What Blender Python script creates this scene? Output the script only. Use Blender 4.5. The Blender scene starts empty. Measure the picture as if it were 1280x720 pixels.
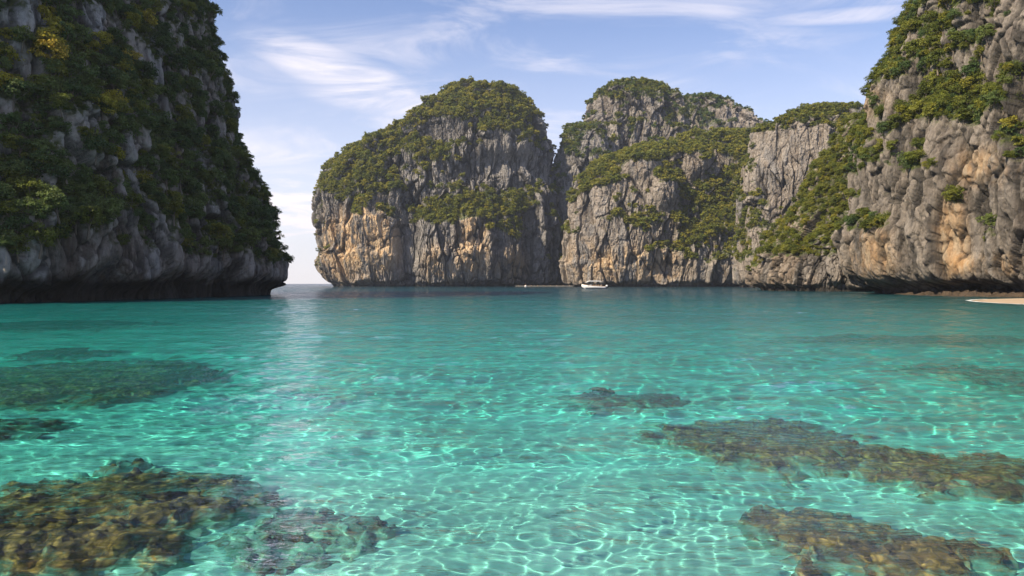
import bpy, math, random
import numpy as np
from mathutils import Vector
S = bpy.context.scene
COL = S.collection
R_ = math.radians
# ------------------------------------------------------------------ camera, sky, sun, exposure
CAMH, F, HY = 2.5, 1000.0, 354.0
cam = bpy.data.objects.new('camera', bpy.data.cameras.new('camera')); COL.objects.link(cam)
cam.location = (0, 0, CAMH); cam.data.sensor_width = 36; cam.data.lens = 36*F/1280
cam.rotation_euler = (R_(90) - math.atan((360-HY)/F), 0, 0)
cam.data.clip_start = .1; cam.data.clip_end = 20000; S.camera = cam
SUN_EL, SUN_AZ = R_(41), R_(-124)          # azimuth the light comes from, clockwise from +y
W = bpy.data.worlds.new('World'); S.world = W; W.use_nodes = True
wt = W.node_tree; bg = wt.nodes['Background']
def WN(t, **k):
    x = wt.nodes.new(t)
    for a, b in k.items(): setattr(x, a, b)
    return x
sky = WN('ShaderNodeTexSky', sky_type='NISHITA', sun_disc=False)
sky.sun_elevation = SUN_EL; sky.sun_rotation = SUN_AZ
sky.air_density = 1.0; sky.dust_density = .25; sky.ozone_density = 3.0
bg.inputs[1].default_value = .13
# thin cirrus and a few low clouds mixed over the sky by direction
tc = WN('ShaderNodeTexCoord'); sep = WN('ShaderNodeSeparateXYZ'); wt.links.new(tc.outputs['Generated'], sep.inputs[0])
def M(op, a, b=None, clamp=False):
    x = WN('ShaderNodeMath', operation=op, use_clamp=clamp)
    for i, q in enumerate((a, b)):
        if q is None: continue
        if isinstance(q, (int, float)): x.inputs[i].default_value = q
        else: wt.links.new(q, x.inputs[i])
    return x.outputs[0]
zc = M('MAXIMUM', sep.outputs[2], .0)
den = M('ADD', zc, .22)
u = M('DIVIDE', sep.outputs[0], den); v = M('DIVIDE', sep.outputs[1], den)
cmb = WN('ShaderNodeCombineXYZ'); wt.links.new(u, cmb.inputs[0]); wt.links.new(v, cmb.inputs[1])
def mapr(sock, a, b, c=0., d=1.):
    x = WN('ShaderNodeMapRange', interpolation_type='SMOOTHSTEP'); wt.links.new(sock, x.inputs[0])
    for i, q in zip((1, 2, 3, 4), (a, b, c, d)): x.inputs[i].default_value = q
    return x.outputs[0]
mp = WN('ShaderNodeMapping'); wt.links.new(cmb.outputs[0], mp.inputs[0])
mp.inputs['Rotation'].default_value = (0, 0, R_(28)); mp.inputs['Scale'].default_value = (1.4, 2.7, 1)
n1 = WN('ShaderNodeTexNoise'); wt.links.new(mp.outputs[0], n1.inputs[0])
n1.inputs['Scale'].default_value = 1.5; n1.inputs['Detail'].default_value = 9; n1.inputs['Roughness'].default_value = .62; n1.inputs['Distortion'].default_value = .9
n2 = WN('ShaderNodeTexNoise'); wt.links.new(mp.outputs[0], n2.inputs[0]); n2.inputs['Scale'].default_value = .9; n2.inputs['Detail'].default_value = 2
cir = M('MULTIPLY', mapr(n1.outputs[0], .42, .70), mapr(n2.outputs[0], .34, .60))
# brighter cirrus bank up and left of the central rock
def lobe(x, y, rx, ry, rot=0):
    ux, uy = (x-640)/F, (HY-y)/F
    ax = M('DIVIDE', sep.outputs[0], M('MAXIMUM', sep.outputs[1], .05)); ay = M('DIVIDE', sep.outputs[2], M('MAXIMUM', sep.outputs[1], .05))
    dx = M('SUBTRACT', ax, ux); dy = M('SUBTRACT', ay, uy); c, s = math.cos(rot), math.sin(rot)
    p = M('DIVIDE', M('ADD', M('MULTIPLY', dx, c), M('MULTIPLY', dy, s)), rx/F)
    q = M('DIVIDE', M('SUBTRACT', M('MULTIPLY', dy, c), M('MULTIPLY', dx, s)), ry/F)
    d = M('ADD', M('MULTIPLY', p, p), M('MULTIPLY', q, q))
    return mapr(d, 2.2, 0.)
bank = M('MAXIMUM', lobe(425, 92, 105, 26, R_(-22)), lobe(500, 125, 110, 20, R_(-8)))
bank = M('MAXIMUM', bank, M('MULTIPLY', lobe(1090, 18, 120, 9, R_(4)), .7))
bank = M('MULTIPLY', bank, mapr(n1.outputs[0], .34, .66))
low = M('MULTIPLY', lobe(372, 262, 60, 40), mapr(n1.outputs[0], .42, .55))
cld = M('MAXIMUM', M('MULTIPLY', cir, .6), M('MULTIPLY', bank, .9)); cld = M('MAXIMUM', cld, M('MULTIPLY', low, 1.))
hz = M('ADD', M('MULTIPLY', mapr(sep.outputs[2], .36, -.02), .66), .06)          # pale air low over the sea
cf = M('ADD', cld, M('MULTIPLY', hz, M('SUBTRACT', 1., cld)), True)
mx = WN('ShaderNodeMix', data_type='RGBA'); wt.links.new(cf, mx.inputs[0])
bri = WN('ShaderNodeMix', data_type='RGBA', blend_type='MULTIPLY'); bri.inputs[0].default_value = 1
wt.links.new(sky.outputs[0], bri.inputs[6]); bri.inputs[7].default_value = (.66, .68, .80, 1)
wt.links.new(bri.outputs[2], mx.inputs[6]); mx.inputs[7].default_value = (5.7, 5.3, 5.5, 1)
wt.links.new(mx.outputs[2], bg.inputs[0])
L = bpy.data.lights.new('sun', 'SUN'); L.energy = 5.0; L.angle = R_(.5); L.color = (1, .85, .62); L.cycles.is_caustics_light = True
sun = bpy.data.objects.new('sun', L); COL.objects.link(sun)
SD = Vector((math.sin(SUN_AZ)*math.cos(SUN_EL), math.cos(SUN_AZ)*math.cos(SUN_EL), math.sin(SUN_EL)))
sun.rotation_euler = SD.to_track_quat('Z', 'Y').to_euler()
S.view_settings.view_transform = 'Standard'; S.view_settings.look = 'None'; S.view_settings.exposure = .70; S.view_settings.gamma = 1
S.cycles.use_denoising = True; S.cycles.max_bounces = 8; S.cycles.adaptive_threshold = .015
S.cycles.caustics_reflective = False; S.cycles.sample_clamp_indirect = 6

# ------------------------------------------------------------------ helpers
rng = np.random.default_rng(11); random.seed(5)
def tag(o, label=None, cat=None, group=None, kind=None):
    for k, q in (('label', label), ('category', cat), ('group', group), ('kind', kind)):
        if q: o[k] = q
    return o
def obj(name, data, parent=None):
    o = bpy.data.objects.new(name, data); COL.objects.link(o); o.parent = parent; return o
def npmesh(name, v, f, mat, smooth=True, attrs=None):
    m = bpy.data.meshes.new(name); v = np.asarray(v, np.float32); f = np.asarray(f, np.int32)
    m.vertices.add(len(v)); m.vertices.foreach_set('co', v.ravel()); n = f.shape[1]
    m.loops.add(f.size); m.polygons.add(len(f)); m.loops.foreach_set('vertex_index', f.ravel())
    m.polygons.foreach_set('loop_start', np.arange(0, f.size, n, dtype=np.int32)); m.polygons.foreach_set('loop_total', np.full(len(f), n, np.int32))
    m.update(calc_edges=True); m.polygons.foreach_set('use_smooth', np.full(len(f), smooth, bool))
    for k, a in (attrs or {}).items():
        at = m.attributes.new(k, 'FLOAT', 'POINT'); at.data.foreach_set('value', np.asarray(a, np.float32).ravel())
    m.materials.append(mat); return m
def h32(x, y, z, s):
    with np.errstate(over='ignore'):
        h = x.astype(np.uint32)*np.uint32(374761393) + y.astype(np.uint32)*np.uint32(668265263) + z.astype(np.uint32)*np.uint32(2147483647) + np.uint32(s*1013904223 % 4294967296)
        h = (h ^ (h >> np.uint32(13)))*np.uint32(1274126177); h ^= h >> np.uint32(16); h = h*np.uint32(2246822519); h ^= h >> np.uint32(15)
    return h
def rnd(h): return (h & np.uint32(0xffff)).astype(np.float32)/65535.
def rnd2(h): return (h >> np.uint32(16)).astype(np.float32)/65535.
def vnoise(P, s=0):
    """smooth value noise, -1..1"""
    P = np.asarray(P, np.float32); I = np.floor(P); f = P - I; I = I.astype(np.int64); f = f*f*f*(f*(f*6-15)+10); out = 0
    for dx in (0, 1):
        wx = f[:, 0] if dx else 1-f[:, 0]
        for dy in (0, 1):
            wy = wx*(f[:, 1] if dy else 1-f[:, 1])
            for dz in (0, 1):
                out = out + wy*(f[:, 2] if dz else 1-f[:, 2])*rnd(h32(I[:, 0]+dx, I[:, 1]+dy, I[:, 2]+dz, s))
    return out*2-1
ROT = np.array([[.8, .36, -.48], [-.6, .48, -.64], [0, .8, .6]], np.float32)
def fbm(P, o=4, s=0, g=.5, ridge=False):
    P = np.asarray(P, np.float32); a = 1; t = 0; n = 0
    for i in range(o):
        q = vnoise(P, s+i*17)
        t = t + a*((1-2*np.abs(q)) if ridge else q); n += a; a *= g; P = (P*2.03)@ROT.T + 3.7
    return t/n
def cells(P, s=0):
    """Voronoi: distance gap to the second cell and a tilted random offset per cell (rock blocks)"""
    P = np.asarray(P, np.float32); I = np.floor(P).astype(np.int64)
    d1 = np.full(len(P), 9., np.float32); d2 = d1.copy(); off = np.zeros(len(P), np.float32)
    for dx in (-1, 0, 1):
        for dy in (-1, 0, 1):
            for dz in (-1, 0, 1):
                C = I + (dx, dy, dz); h = h32(C[:, 0], C[:, 1], C[:, 2], s); h2 = h32(C[:, 0], C[:, 1], C[:, 2], s+5)
                q = [C[:, 0]+rnd(h)-P[:, 0], C[:, 1]+rnd2(h)-P[:, 1], C[:, 2]+rnd(h2)-P[:, 2]]
                d = q[0]**2+q[1]**2+q[2]**2; near = d < d1
                d2 = np.where(near, d1, np.minimum(d2, d)); r = rnd2(h2)
                tilt = (r*2-1) + (q[0]*(rnd(h)-.5)+q[1]*(rnd2(h)-.5)+q[2]*(rnd(h2)-.3))*1.7
                off = np.where(near, tilt, off); d1 = np.where(near, d, d1)
    return np.sqrt(d2)-np.sqrt(d1), off
def sst(x, a, b): t = np.clip((x-a)/(b-a), 0, 1); return t*t*(3-2*t)
def pxx(x, Y): return (x-640)/F*Y
def pxz(y, Y): return CAMH+(HY-y)/F*Y

def mat(name):
    m = bpy.data.materials.new(name); m.use_nodes = True; t = m.node_tree; b = t.nodes['Principled BSDF']
    def N(ty, ins=None, **k):
        x = t.nodes.new(ty)
        for a, q in k.items(): setattr(x, a, q)
        for a, q in (ins or {}).items():
            if isinstance(q, bpy.types.NodeSocket): t.links.new(q, x.inputs[a])
            else: x.inputs[a].default_value = q
        return x
    return m, t, b, N
def simple(name, col, rough=.5, metal=0):
    m, t, b, N = mat(name); nz = N('ShaderNodeTexNoise', {'Scale': 3., 'Detail': 4.})
    mixn = N('ShaderNodeMix', {0: N('ShaderNodeMapRange', {0: nz.outputs[0], 1: .3, 2: .7}).outputs[0], 6: (*[c*.8 for c in col], 1), 7: (*col, 1)}, data_type='RGBA')
    t.links.new(mixn.outputs[2], b.inputs['Base Color']); b.inputs['Roughness'].default_value = rough; b.inputs['Metallic'].default_value = metal; return m

# ------------------------------------------------------------------ rock material (weathered limestone)
def rock_material(name, light, mid, dark, warm1, warm2, warmth, bump=1.):
    m, t, b, N = mat(name); g = N('ShaderNodeNewGeometry'); P = g.outputs['Position']
    def noise(sc, det=5, rough=.6, scale=(1, 1, 1), dist=0.):
        mpn = N('ShaderNodeMapping', {'Vector': P, 'Scale': scale})
        return N('ShaderNodeTexNoise', {'Vector': mpn.outputs[0], 'Scale': sc, 'Detail': det, 'Roughness': rough, 'Distortion': dist}).outputs[0]
    def mr(s, a, c, lo=0., hi=1.): return N('ShaderNodeMapRange', {0: s, 1: a, 2: c, 3: lo, 4: hi}).outputs[0]
    def mix(f, a, c):
        x = N('ShaderNodeMix', data_type='RGBA')
        for i, q in ((0, f), (6, a), (7, c)):
            if isinstance(q, bpy.types.NodeSocket): t.links.new(q, x.inputs[i])
            else: x.inputs[i].default_value = q if i == 0 else (*q, 1)
        return x.outputs[2]
    def mu(a, c):
        return N('ShaderNodeMath', {0: a, 1: c}, operation='MULTIPLY').outputs[0]
    c = mix(mr(noise(.22, 6, .68), .36, .66), mid, light)
    c = mix(mr(noise(1.1, 5, .7), .46, .70, 0, .7), c, dark)
    c = mix(mr(noise(.30, 4, .6, (1, 1, .06), .4), .50, .62, 0, .8), c, dark)            # black water streaks down the face
    c = mix(mr(noise(.55, 4, .6, (1, 1, .07), .3), .56, .70, 0, .5), c, light)          # pale runs of calcite
    tn = N('ShaderNodeAttribute', attribute_name='tone').outputs['Fac']
    c = mix(mr(tn, .35, .0, 0, .55), c, dark); c = mix(mr(tn, .6, 1., 0, .45), c, light)
    wa = N('ShaderNodeAttribute', attribute_name='warm').outputs['Fac']
    wf = mu(mr(noise(.10, 5, .6, (1, 1, .35), 1.), .40, .52), wa)
    wc = mix(mr(noise(.6, 4, .6, (1, 1, .3)), .4, .62), warm1, warm2)
    c = mix(mu(wf, warmth), c, wc)
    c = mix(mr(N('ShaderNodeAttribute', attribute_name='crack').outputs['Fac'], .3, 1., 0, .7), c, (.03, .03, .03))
    vo = N('ShaderNodeTexVoronoi', {'Vector': N('ShaderNodeMapping', {'Vector': P, 'Scale': (1, 1, .5)}).outputs[0], 'Scale': .55}, feature='DISTANCE_TO_EDGE').outputs['Distance']
    ve = N('ShaderNodeAttribute', attribute_name='veg').outputs['Fac']
    moss = mix(mr(noise(.9, 3), .4, .6), (.04, .058, .015), (.09, .105, .028))
    c = mix(mu(ve, mr(noise(.8, 4), .35, .5)), c, moss)
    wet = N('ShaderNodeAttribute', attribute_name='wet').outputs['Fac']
    c = mix(wet, c, (.022, .021, .020))  # near-black band: damp rock at the waterline, and painted shade in the left undercut
    t.links.new(c, b.inputs['Base Color']); b.inputs['Roughness'].default_value = .88; b.inputs['Specular IOR Level'].default_value = .25
    hsum = N('ShaderNodeMath', {0: mu(mr(vo, 0, .12), .25), 1: mu(noise(1.1, 9, .72, (1, 1, .28), .2), 2.6)}, operation='ADD').outputs[0]
    bm = N('ShaderNodeBump', {'Height': hsum, 'Strength': .8, 'Distance': .5*bump}); t.links.new(bm.outputs[0], b.inputs['Normal'])
    return m
ROCK_L = rock_material('lifted_limestone', (.56, .54, .52), (.29, .285, .28), (.045, .047, .055), (.42, .25, .13), (.36, .27, .18), .6, 2.)  # tones lifted in the colour to make up for weak fill light
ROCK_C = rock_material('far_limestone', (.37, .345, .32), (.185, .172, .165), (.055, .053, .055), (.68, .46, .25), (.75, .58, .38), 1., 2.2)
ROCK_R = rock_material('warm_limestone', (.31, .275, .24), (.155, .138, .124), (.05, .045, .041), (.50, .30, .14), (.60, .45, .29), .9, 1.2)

# ------------------------------------------------------------------ vegetation prototypes
def leaf_material(name, c1, c2, c3):
    m, t, b, N = mat(name); oi = N('ShaderNodeObjectInfo'); g = N('ShaderNodeNewGeometry')
    cr = N('ShaderNodeValToRGB', {0: oi.outputs['Random']}); e = cr.color_ramp.elements
    e[0].color = (*c1, 1); e[1].color = (*c3, 1); x = e.new(.55); x.color = (*c2, 1)
    nz = N('ShaderNodeTexNoise', {'Vector': g.outputs['Position'], 'Scale': .9, 'Detail': 3.})
    hs = N('ShaderNodeHueSaturation', {'Color': cr.outputs[0], 'Value': N('ShaderNodeMapRange', {0: nz.outputs[0], 1: .3, 2: .7, 3: .6, 4: 1.5}).outputs[0]})
    t.links.new(hs.outputs[0], b.inputs['Base Color']); b.inputs['Roughness'].default_value = .6; b.inputs['Specular IOR Level'].default_value = .2
    tr = N('ShaderNodeBsdfTranslucent', {'Color': hs.outputs[0]}); ms = N('ShaderNodeMixShader', {0: .4}); t.links.new(b.outputs[0], ms.inputs[1]); t.links.new(tr.outputs[0], ms.inputs[2])
    t.links.new(ms.outputs[0], t.nodes['Material Output'].inputs[0]); return m
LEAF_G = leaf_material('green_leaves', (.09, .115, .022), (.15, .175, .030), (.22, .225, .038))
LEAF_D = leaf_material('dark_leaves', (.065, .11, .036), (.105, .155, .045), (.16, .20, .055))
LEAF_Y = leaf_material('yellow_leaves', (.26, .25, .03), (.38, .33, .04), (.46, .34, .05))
LEAF_O = leaf_material('sunny_leaves', (.14, .155, .024), (.22, .22, .032), (.29, .26, .038))  # sunlit look put into the leaf colour, mainly for the lit cliffs
BARK = simple('grey_bark', (.16, .13, .10), .9)
def crown_mesh(name, seed, lobes, per, size, mt, flat=.62, spread=.72, upz=.55):
    r = np.random.default_rng(seed); vs = []
    for k in range(lobes):
        d = r.normal(size=3); d /= np.linalg.norm(d); rad = r.uniform(.25, 1)**.5*spread
        c = d*rad*np.array([1, 1, flat]); c[2] += upz; lr = r.uniform(.22, .42)
        n = r.normal(size=(per, 3)); n /= np.linalg.norm(n, axis=1)[:, None]; n[:, 2] = np.where(n[:, 2] < -.3, -n[:, 2], n[:, 2])
        p = c + n*lr*r.uniform(.55, 1.08, (per, 1))*np.array([1.05, 1.05, .85])
        nn = n*.8 + r.normal(size=(per, 3))*.6 + np.array([0, 0, .45]); nn /= np.linalg.norm(nn, axis=1)[:, None]
        a = np.cross(nn, r.normal(size=(per, 3))); a /= np.linalg.norm(a, axis=1)[:, None]; bb = np.cross(nn, a)
        s = size*r.uniform(.6, 1.3, (per, 1))
        vs.append(np.stack([p-a*s*.5, p+bb*s*.33-nn*s*.1, p+a*s*.5, p-bb*s*.33+nn*s*.08], 1))
    v = np.concatenate(vs).reshape(-1, 3); f = np.arange(len(v)).reshape(-1, 4)
    return npmesh(name, v, f, mt, False)
def tube(pts, rad, n=7):
    V = []; Fc = []; pts = [Vector(p) for p in pts]
    for i, p in enumerate(pts):
        d = (pts[min(i+1, len(pts)-1)]-pts[max(i-1, 0)]).normalized(); a = d.orthogonal().normalized(); b = d.cross(a)
        for k in range(n): q = k/n*6.2832; V.append(tuple(p+(a*math.cos(q)+b*math.sin(q))*rad[i]))
    for i in range(len(pts)-1):
        for k in range(n): Fc.append((i*n+k, i*n+(k+1) % n, i*n+n+(k+1) % n, i*n+n+k))
    return V, Fc
def join(parts):
    V = []; Fc = []
    for v, f in parts: o = len(V); V += list(v); Fc += [tuple(i+o for i in q) for q in f]
    return V, Fc
def trunk_mesh(name, seed):
    r = random.Random(seed); ps = [tube([(0, 0, -.75), (.05, .02, -.2), (r.uniform(-.1, .1), r.uniform(-.1, .1), .45)], [.085, .06, .04])]
    for k in range(4):
        a = k*1.6+r.random(); e = (math.cos(a)*.5, math.sin(a)*.5, .55+r.random()*.25)
        ps.append(tube([(.04, .02, .0), (e[0]*.5, e[1]*.5, .3), e], [.045, .03, .012], 5))
    v, f = join(ps); return npmesh(name, v, f, BARK)
near_crowns = {}
for key, mt in (('green', LEAF_G), ('dark', LEAF_D), ('yellow', LEAF_Y), ('sunny', LEAF_O)):
    near_crowns[key] = [crown_mesh('crown', 31+i, 17, 95, .13, mt, .8) for i in range(4)]
trunks = [trunk_mesh('trunk', i) for i in range(4)]
far_crowns = {key: [crown_mesh('far_crown', 71+i, 10, 34, .24, mt, .8) for i in range(4)] for key, mt in (('green', LEAF_G), ('dark', LEAF_D), ('sunny', LEAF_O))}

def scatter_stuff(name, P, sc, meshes, label):
    """one stuff object: a point mesh whose geometry nodes put a leaf clump at every point"""
    me = bpy.data.meshes.new(name); me.vertices.add(len(P)); me.vertices.foreach_set('co', np.asarray(P, np.float32).ravel())
    a = me.attributes.new('size', 'FLOAT', 'POINT'); a.data.foreach_set('value', np.asarray(sc, np.float32))
    me.update(); o = obj(name, me); tag(o, label, 'shrubs', kind='stuff')
    col = bpy.data.collections.new(name+'_kinds')
    for q in meshes: col.objects.link(bpy.data.objects.new('leaf_clump', q))
    ng = bpy.data.node_groups.new(name, 'GeometryNodeTree'); ng.interface.new_socket('Geometry', in_out='INPUT', socket_type='NodeSocketGeometry'); ng.interface.new_socket('Geometry', in_out='OUTPUT', socket_type='NodeSocketGeometry')
    N = ng.nodes.new; gi = N('NodeGroupInput'); go = N('NodeGroupOutput'); ip = N('GeometryNodeInstanceOnPoints'); ci = N('GeometryNodeCollectionInfo')
    ci.inputs['Collection'].default_value = col; ci.inputs['Separate Children'].default_value = True; ci.inputs['Reset Children'].default_value = True
    na = N('GeometryNodeInputNamedAttribute'); na.data_type = 'FLOAT'; na.inputs[0].default_value = 'size'
    rv = N('FunctionNodeRandomValue'); rv.data_type = 'FLOAT_VECTOR'; rv.inputs[0].default_value = (-.25, -.25, 0); rv.inputs[1].default_value = (.25, .25, 6.283)
    ri = N('FunctionNodeRandomValue'); ri.data_type = 'INT'; ri.inputs['Min'].default_value if False else None
    for s_ in ri.inputs:
        if s_.type == 'INT' and s_.name == 'Min' and s_.enabled: s_.default_value = 0
        if s_.type == 'INT' and s_.name == 'Max' and s_.enabled: s_.default_value = len(meshes)-1
    ip.inputs['Pick Instance'].default_value = True; K = ng.links.new
    K(gi.outputs[0], ip.inputs['Points']); K(ci.outputs[0], ip.inputs['Instance'])
    K([s_ for s_ in ri.outputs if s_.enabled][0], ip.inputs['Instance Index'])
    K(rv.outputs[0], ip.inputs['Rotation']); K([s_ for s_ in na.outputs if s_.enabled][0], ip.inputs['Scale']); K(ip.outputs[0], go.inputs[0])
    md = o.modifiers.new('scatter', 'NODES'); md.node_group = ng
    return o

# ------------------------------------------------------------------ cliffs
def make_rock(name, label, mtl, rows, Yc=None, world=False, rot=0, expo=2.5, nu=900, nv=600, amp=1., relief=(), lob=1., veg=(), vbase=0., warm=(), wbase=0., notch=(4, 3.), wet_shade_z=.9, seed=1, zbot=-6, band=22.):
    """rows, bottom to top: (y pixel, left x pixel, right x pixel, front depth, back depth) in metres at distance Yc,
       or with world=True (z, cx, cy, half width, half depth)"""
    A = np.array(rows, float)
    if not world:
        z = pxz(A[:, 0], Yc); xl = pxx(A[:, 1], Yc); xr = pxx(A[:, 2], Yc)
        A = np.stack([z, (xl+xr)/2, Yc+(A[:, 4]-A[:, 3])/2, (xr-xl)/2, (A[:, 3]+A[:, 4])/2], 1)
    A = np.vstack([[zbot, *A[0, 1:]], A]); arc = np.concatenate([[0], np.cumsum(np.hypot(np.diff(A[:, 0]), np.maximum(abs(np.diff(A[:, 3])), abs(np.diff(A[:, 4])))))])
    top = A[-1].copy(); arc = np.append(arc, arc[-1]+max(top[3], top[4])); A = np.vstack([A, [top[0]+min(top[3], top[4])*.18, top[1], top[2], .05, .05]])
    t = np.linspace(0, arc[-1], nv); G = np.stack([np.interp(t, arc, A[:, k]) for k in range(5)], 1)
    w = max(3, nv//60); ker = np.hanning(2*w+3)[1:-1]; ker /= ker.sum()
    for k in range(5): G[:, k] = np.convolve(np.pad(G[:, k], w, 'edge'), ker, 'valid')
    # angle samples: three quarters of the columns on the half that faces the bay
    q = np.linspace(0, 1, nu, endpoint=False); ang = np.where(q < .8, math.pi*(1+q/.8*1.06)-.09, 0)
    a0 = math.pi*2.06-.09; ang = np.where(q >= .8, a0+(q-.8)/.2*(2*math.pi-1.06*math.pi), ang)
    ca, sa = np.cos(ang), np.sin(ang); rr = (abs(ca)**expo+abs(sa)**expo)**(-1/expo)
    bx, by = ca*rr, sa*rr
    LX = G[:, 3:4]*bx; LY = G[:, 4:5]*by; c, s = math.cos(rot), math.sin(rot)
    X = G[:, 1:2]+LX*c-LY*s; Y = G[:, 2:3]+LX*s+LY*c; Z = np.repeat(G[:, 0:1], nu, 1)
    # horizontal outward normal of the plan curve
    nx = np.roll(LY, -1, 1)-np.roll(LY, 1, 1); ny = -(np.roll(LX, -1, 1)-np.roll(LX, 1, 1)); l = np.hypot(nx, ny)+1e-6; nx, ny = nx/l, ny/l
    HX = nx*c-ny*s; HY_ = nx*s+ny*c
    rad = np.minimum(G[:, 3:4], G[:, 4:5])
    fade = np.clip(rad/12, 0, 1)*np.ones_like(X)
    P = np.stack([X, Y, Z], -1).reshape(-1, 3)
    px = 640+F*P[:, 0]/np.maximum(P[:, 1], 5); py = HY-F*(P[:, 2]-CAMH)/np.maximum(P[:, 1], 5)
    front = (HY_.ravel() < .45)
    def ell(lst):
        o = np.zeros(len(P))
        for (cx, cy, rx, ry, a) in lst: o += a*np.exp(-(((px-cx)/rx)**2+((py-cy)/ry)**2)**2)
        return o*front
    sd = seed*101
    sharp = {'cliff_left': 1.35, 'cliff_right': 1.45, 'rocky_spur': 1.3}.get(name, 1.)
    wp = np.stack([fbm(P/18, 3, sd+i*7) for i in range(3)], 1)*np.array([2., 2., 3.5])*amp
    Q = P+wp
    d = lob*6.5*amp*fbm(Q/np.array([34, 34, 85])/amp**.3, 4, sd+31)
    md = (.45+.9*sst(fbm(P/28, 3, sd+91), -.25, .35)) if sharp == 1 else (.85+.5*sst(fbm(P/20, 3, sd+91), -.25, .35))
    d += 1.3*amp*fbm(Q/np.array([10, 10, 60]), 4, sd+37, ridge=True)
    g0, o0 = cells(Q/np.array([10., 10., 40])/amp**.5+4, sd+1); d += amp*(1.9*o0-1.3*np.exp(-g0/.05))*(.5+.5*md)
    ph = (Z.ravel()+.75*band*fbm(P/np.array([26, 26, 60]), 3, sd+41))/band; ph = ph-np.floor(ph); d += amp*2.8*(ph-sst(ph, .72, 1.)-.2)
    g1, o1 = cells(Q/np.array([4.2, 4.2, 13.])/amp**.5, sd+2); d += amp*(.95*o1-.85*sharp*np.exp(-g1/.06))*md*sharp**.5
    g2, o2 = cells(Q/np.array([1.7, 1.7, 4.6])/amp**.5+9, sd+3); d += amp*(.36*o2-.32*np.exp(-g2/.09))*md*sharp
    d += sharp*amp*.6*fbm(Q/np.array([1.7, 1.7, 11]), 4, sd+51, .6, ridge=True)*(1.4-.6*md)
    d += sharp*amp*.35*fbm(P/np.array([1.6, 1.6, 2.6]), 3, sd+55, .6, ridge=True)
    d += ell(relief)
    nh, nd = notch; nn = np.exp(-(np.clip((P[:, 2]-.2), 0, None)/(nh*np.clip(1+1.1*fbm(P/np.array([8, 8, 400]), 4, sd+61), .35, 1.8)))**4)
    d = d*(1-.45*nn)-nd*nn
    P = P+np.stack([HX.ravel()*d*fade.ravel(), HY_.ravel()*d*fade.ravel(), (.2*d+(.5*amp*o1 if sharp == 1 else 0))*np.clip(fade.ravel(), 0, 1)*sst(P[:, 2], 2, 8)], 1)
    if world:      # ease the shear where block faces fold over the grid
        Gq = P.reshape(nv, nu, 3)
        for _ in range(1): Gq[1:-1] = (Gq[:-2]+Gq[2:]+2*Gq[1:-1])/4; Gq = (np.roll(Gq, 1, 1)+np.roll(Gq, -1, 1)+6*Gq)/8
        P = Gq.reshape(-1, 3).copy()
    Gd = P.reshape(nv, nu, 3); du = np.roll(Gd, -1, 1)-np.roll(Gd, 1, 1); dv = np.gradient(Gd, axis=0)
    Nn = np.cross(du, dv); ln = np.linalg.norm(Nn, axis=2)+1e-9; area = ln/2; Nn = (Nn/ln[..., None]).reshape(-1, 3)
    # smooth normal for the vegetation rule
    Gs = Gd.copy()
    for _ in range(max(2, int(nv/150))): Gs[1:-1] = (Gs[:-2]+Gs[2:]+2*Gs[1:-1])/4; Gs = (np.roll(Gs, 3, 1)+np.roll(Gs, -3, 1)+2*Gs)/4; Gs[3:-3] = (Gs[:-6]+Gs[6:]+2*Gs[3:-3])/4
    du = np.roll(Gs, -1, 1)-np.roll(Gs, 1, 1); dv = np.gradient(Gs, axis=0); Ns = np.cross(du, dv); Ns = (Ns/(np.linalg.norm(Ns, axis=2)[..., None]+1e-9)).reshape(-1, 3)
    px = 640+F*P[:, 0]/np.maximum(P[:, 1], 5); py = HY-F*(P[:, 2]-CAMH)/np.maximum(P[:, 1], 5)
    vn = vbase+ell(veg)+.95*fbm(P/np.array([13, 13, 15]), 5, sd+71, .6)+1.25*(Ns[:, 2]-.3)+.35*np.clip(Nn[:, 2]-.2, -.5, .7)
    dens = sst(vn, .05, .40)*sst(P[:, 2], 4, 9)
    wv = np.clip(wbase+ell(warm), 0, 1)
    wet = np.clip(1-(P[:, 2]-wet_shade_z-.9*fbm(P/6, 3, sd+81))/1.2, 0, 1)*.9
    i = np.arange((nv-1)*nu).reshape(nv-1, nu); r1 = np.roll(i, -1, 1); f = np.stack([i, r1, r1+nu, i+nu], -1).reshape(-1, 4)
    P32 = np.vstack([P, [P[-nu:].mean(0)]])
    crk_gain = .8 if sharp == 1 else 1.15
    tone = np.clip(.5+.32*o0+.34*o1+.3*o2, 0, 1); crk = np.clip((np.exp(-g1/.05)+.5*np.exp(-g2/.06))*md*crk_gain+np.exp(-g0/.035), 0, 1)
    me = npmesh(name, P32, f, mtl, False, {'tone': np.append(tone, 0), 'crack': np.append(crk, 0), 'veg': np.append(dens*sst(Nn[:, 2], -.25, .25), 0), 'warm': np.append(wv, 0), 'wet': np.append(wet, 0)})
    o = obj(name, me); tag(o, label, 'cliff', kind='structure')
    return dict(P=P, N=Nn, Ns=Ns, dens=dens, area=area.ravel(), name=name)
def pick(rk, n, seed, smin, smax, facing=True):
    r = np.random.default_rng(seed); P, N = rk['P'], rk['Ns']; w = rk['dens']*rk['area']
    if facing:
        vw = -P+np.array([0, 0, CAMH]); dist = np.linalg.norm(vw, axis=1); fc = (vw*N).sum(1)/dist; w = w*sst(fc, -.55, -.1)
    i = r.choice(len(P), size=n, p=w/w.sum()); s = smin+(smax-smin)*r.random(n)**1.8*(.55+.45*rk['dens'][i])
    p = P[i]+N[i]*s[:, None]*.22; p[:, 2] -= s*.32
    return p, s, N[i]
rocks = {}
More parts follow.
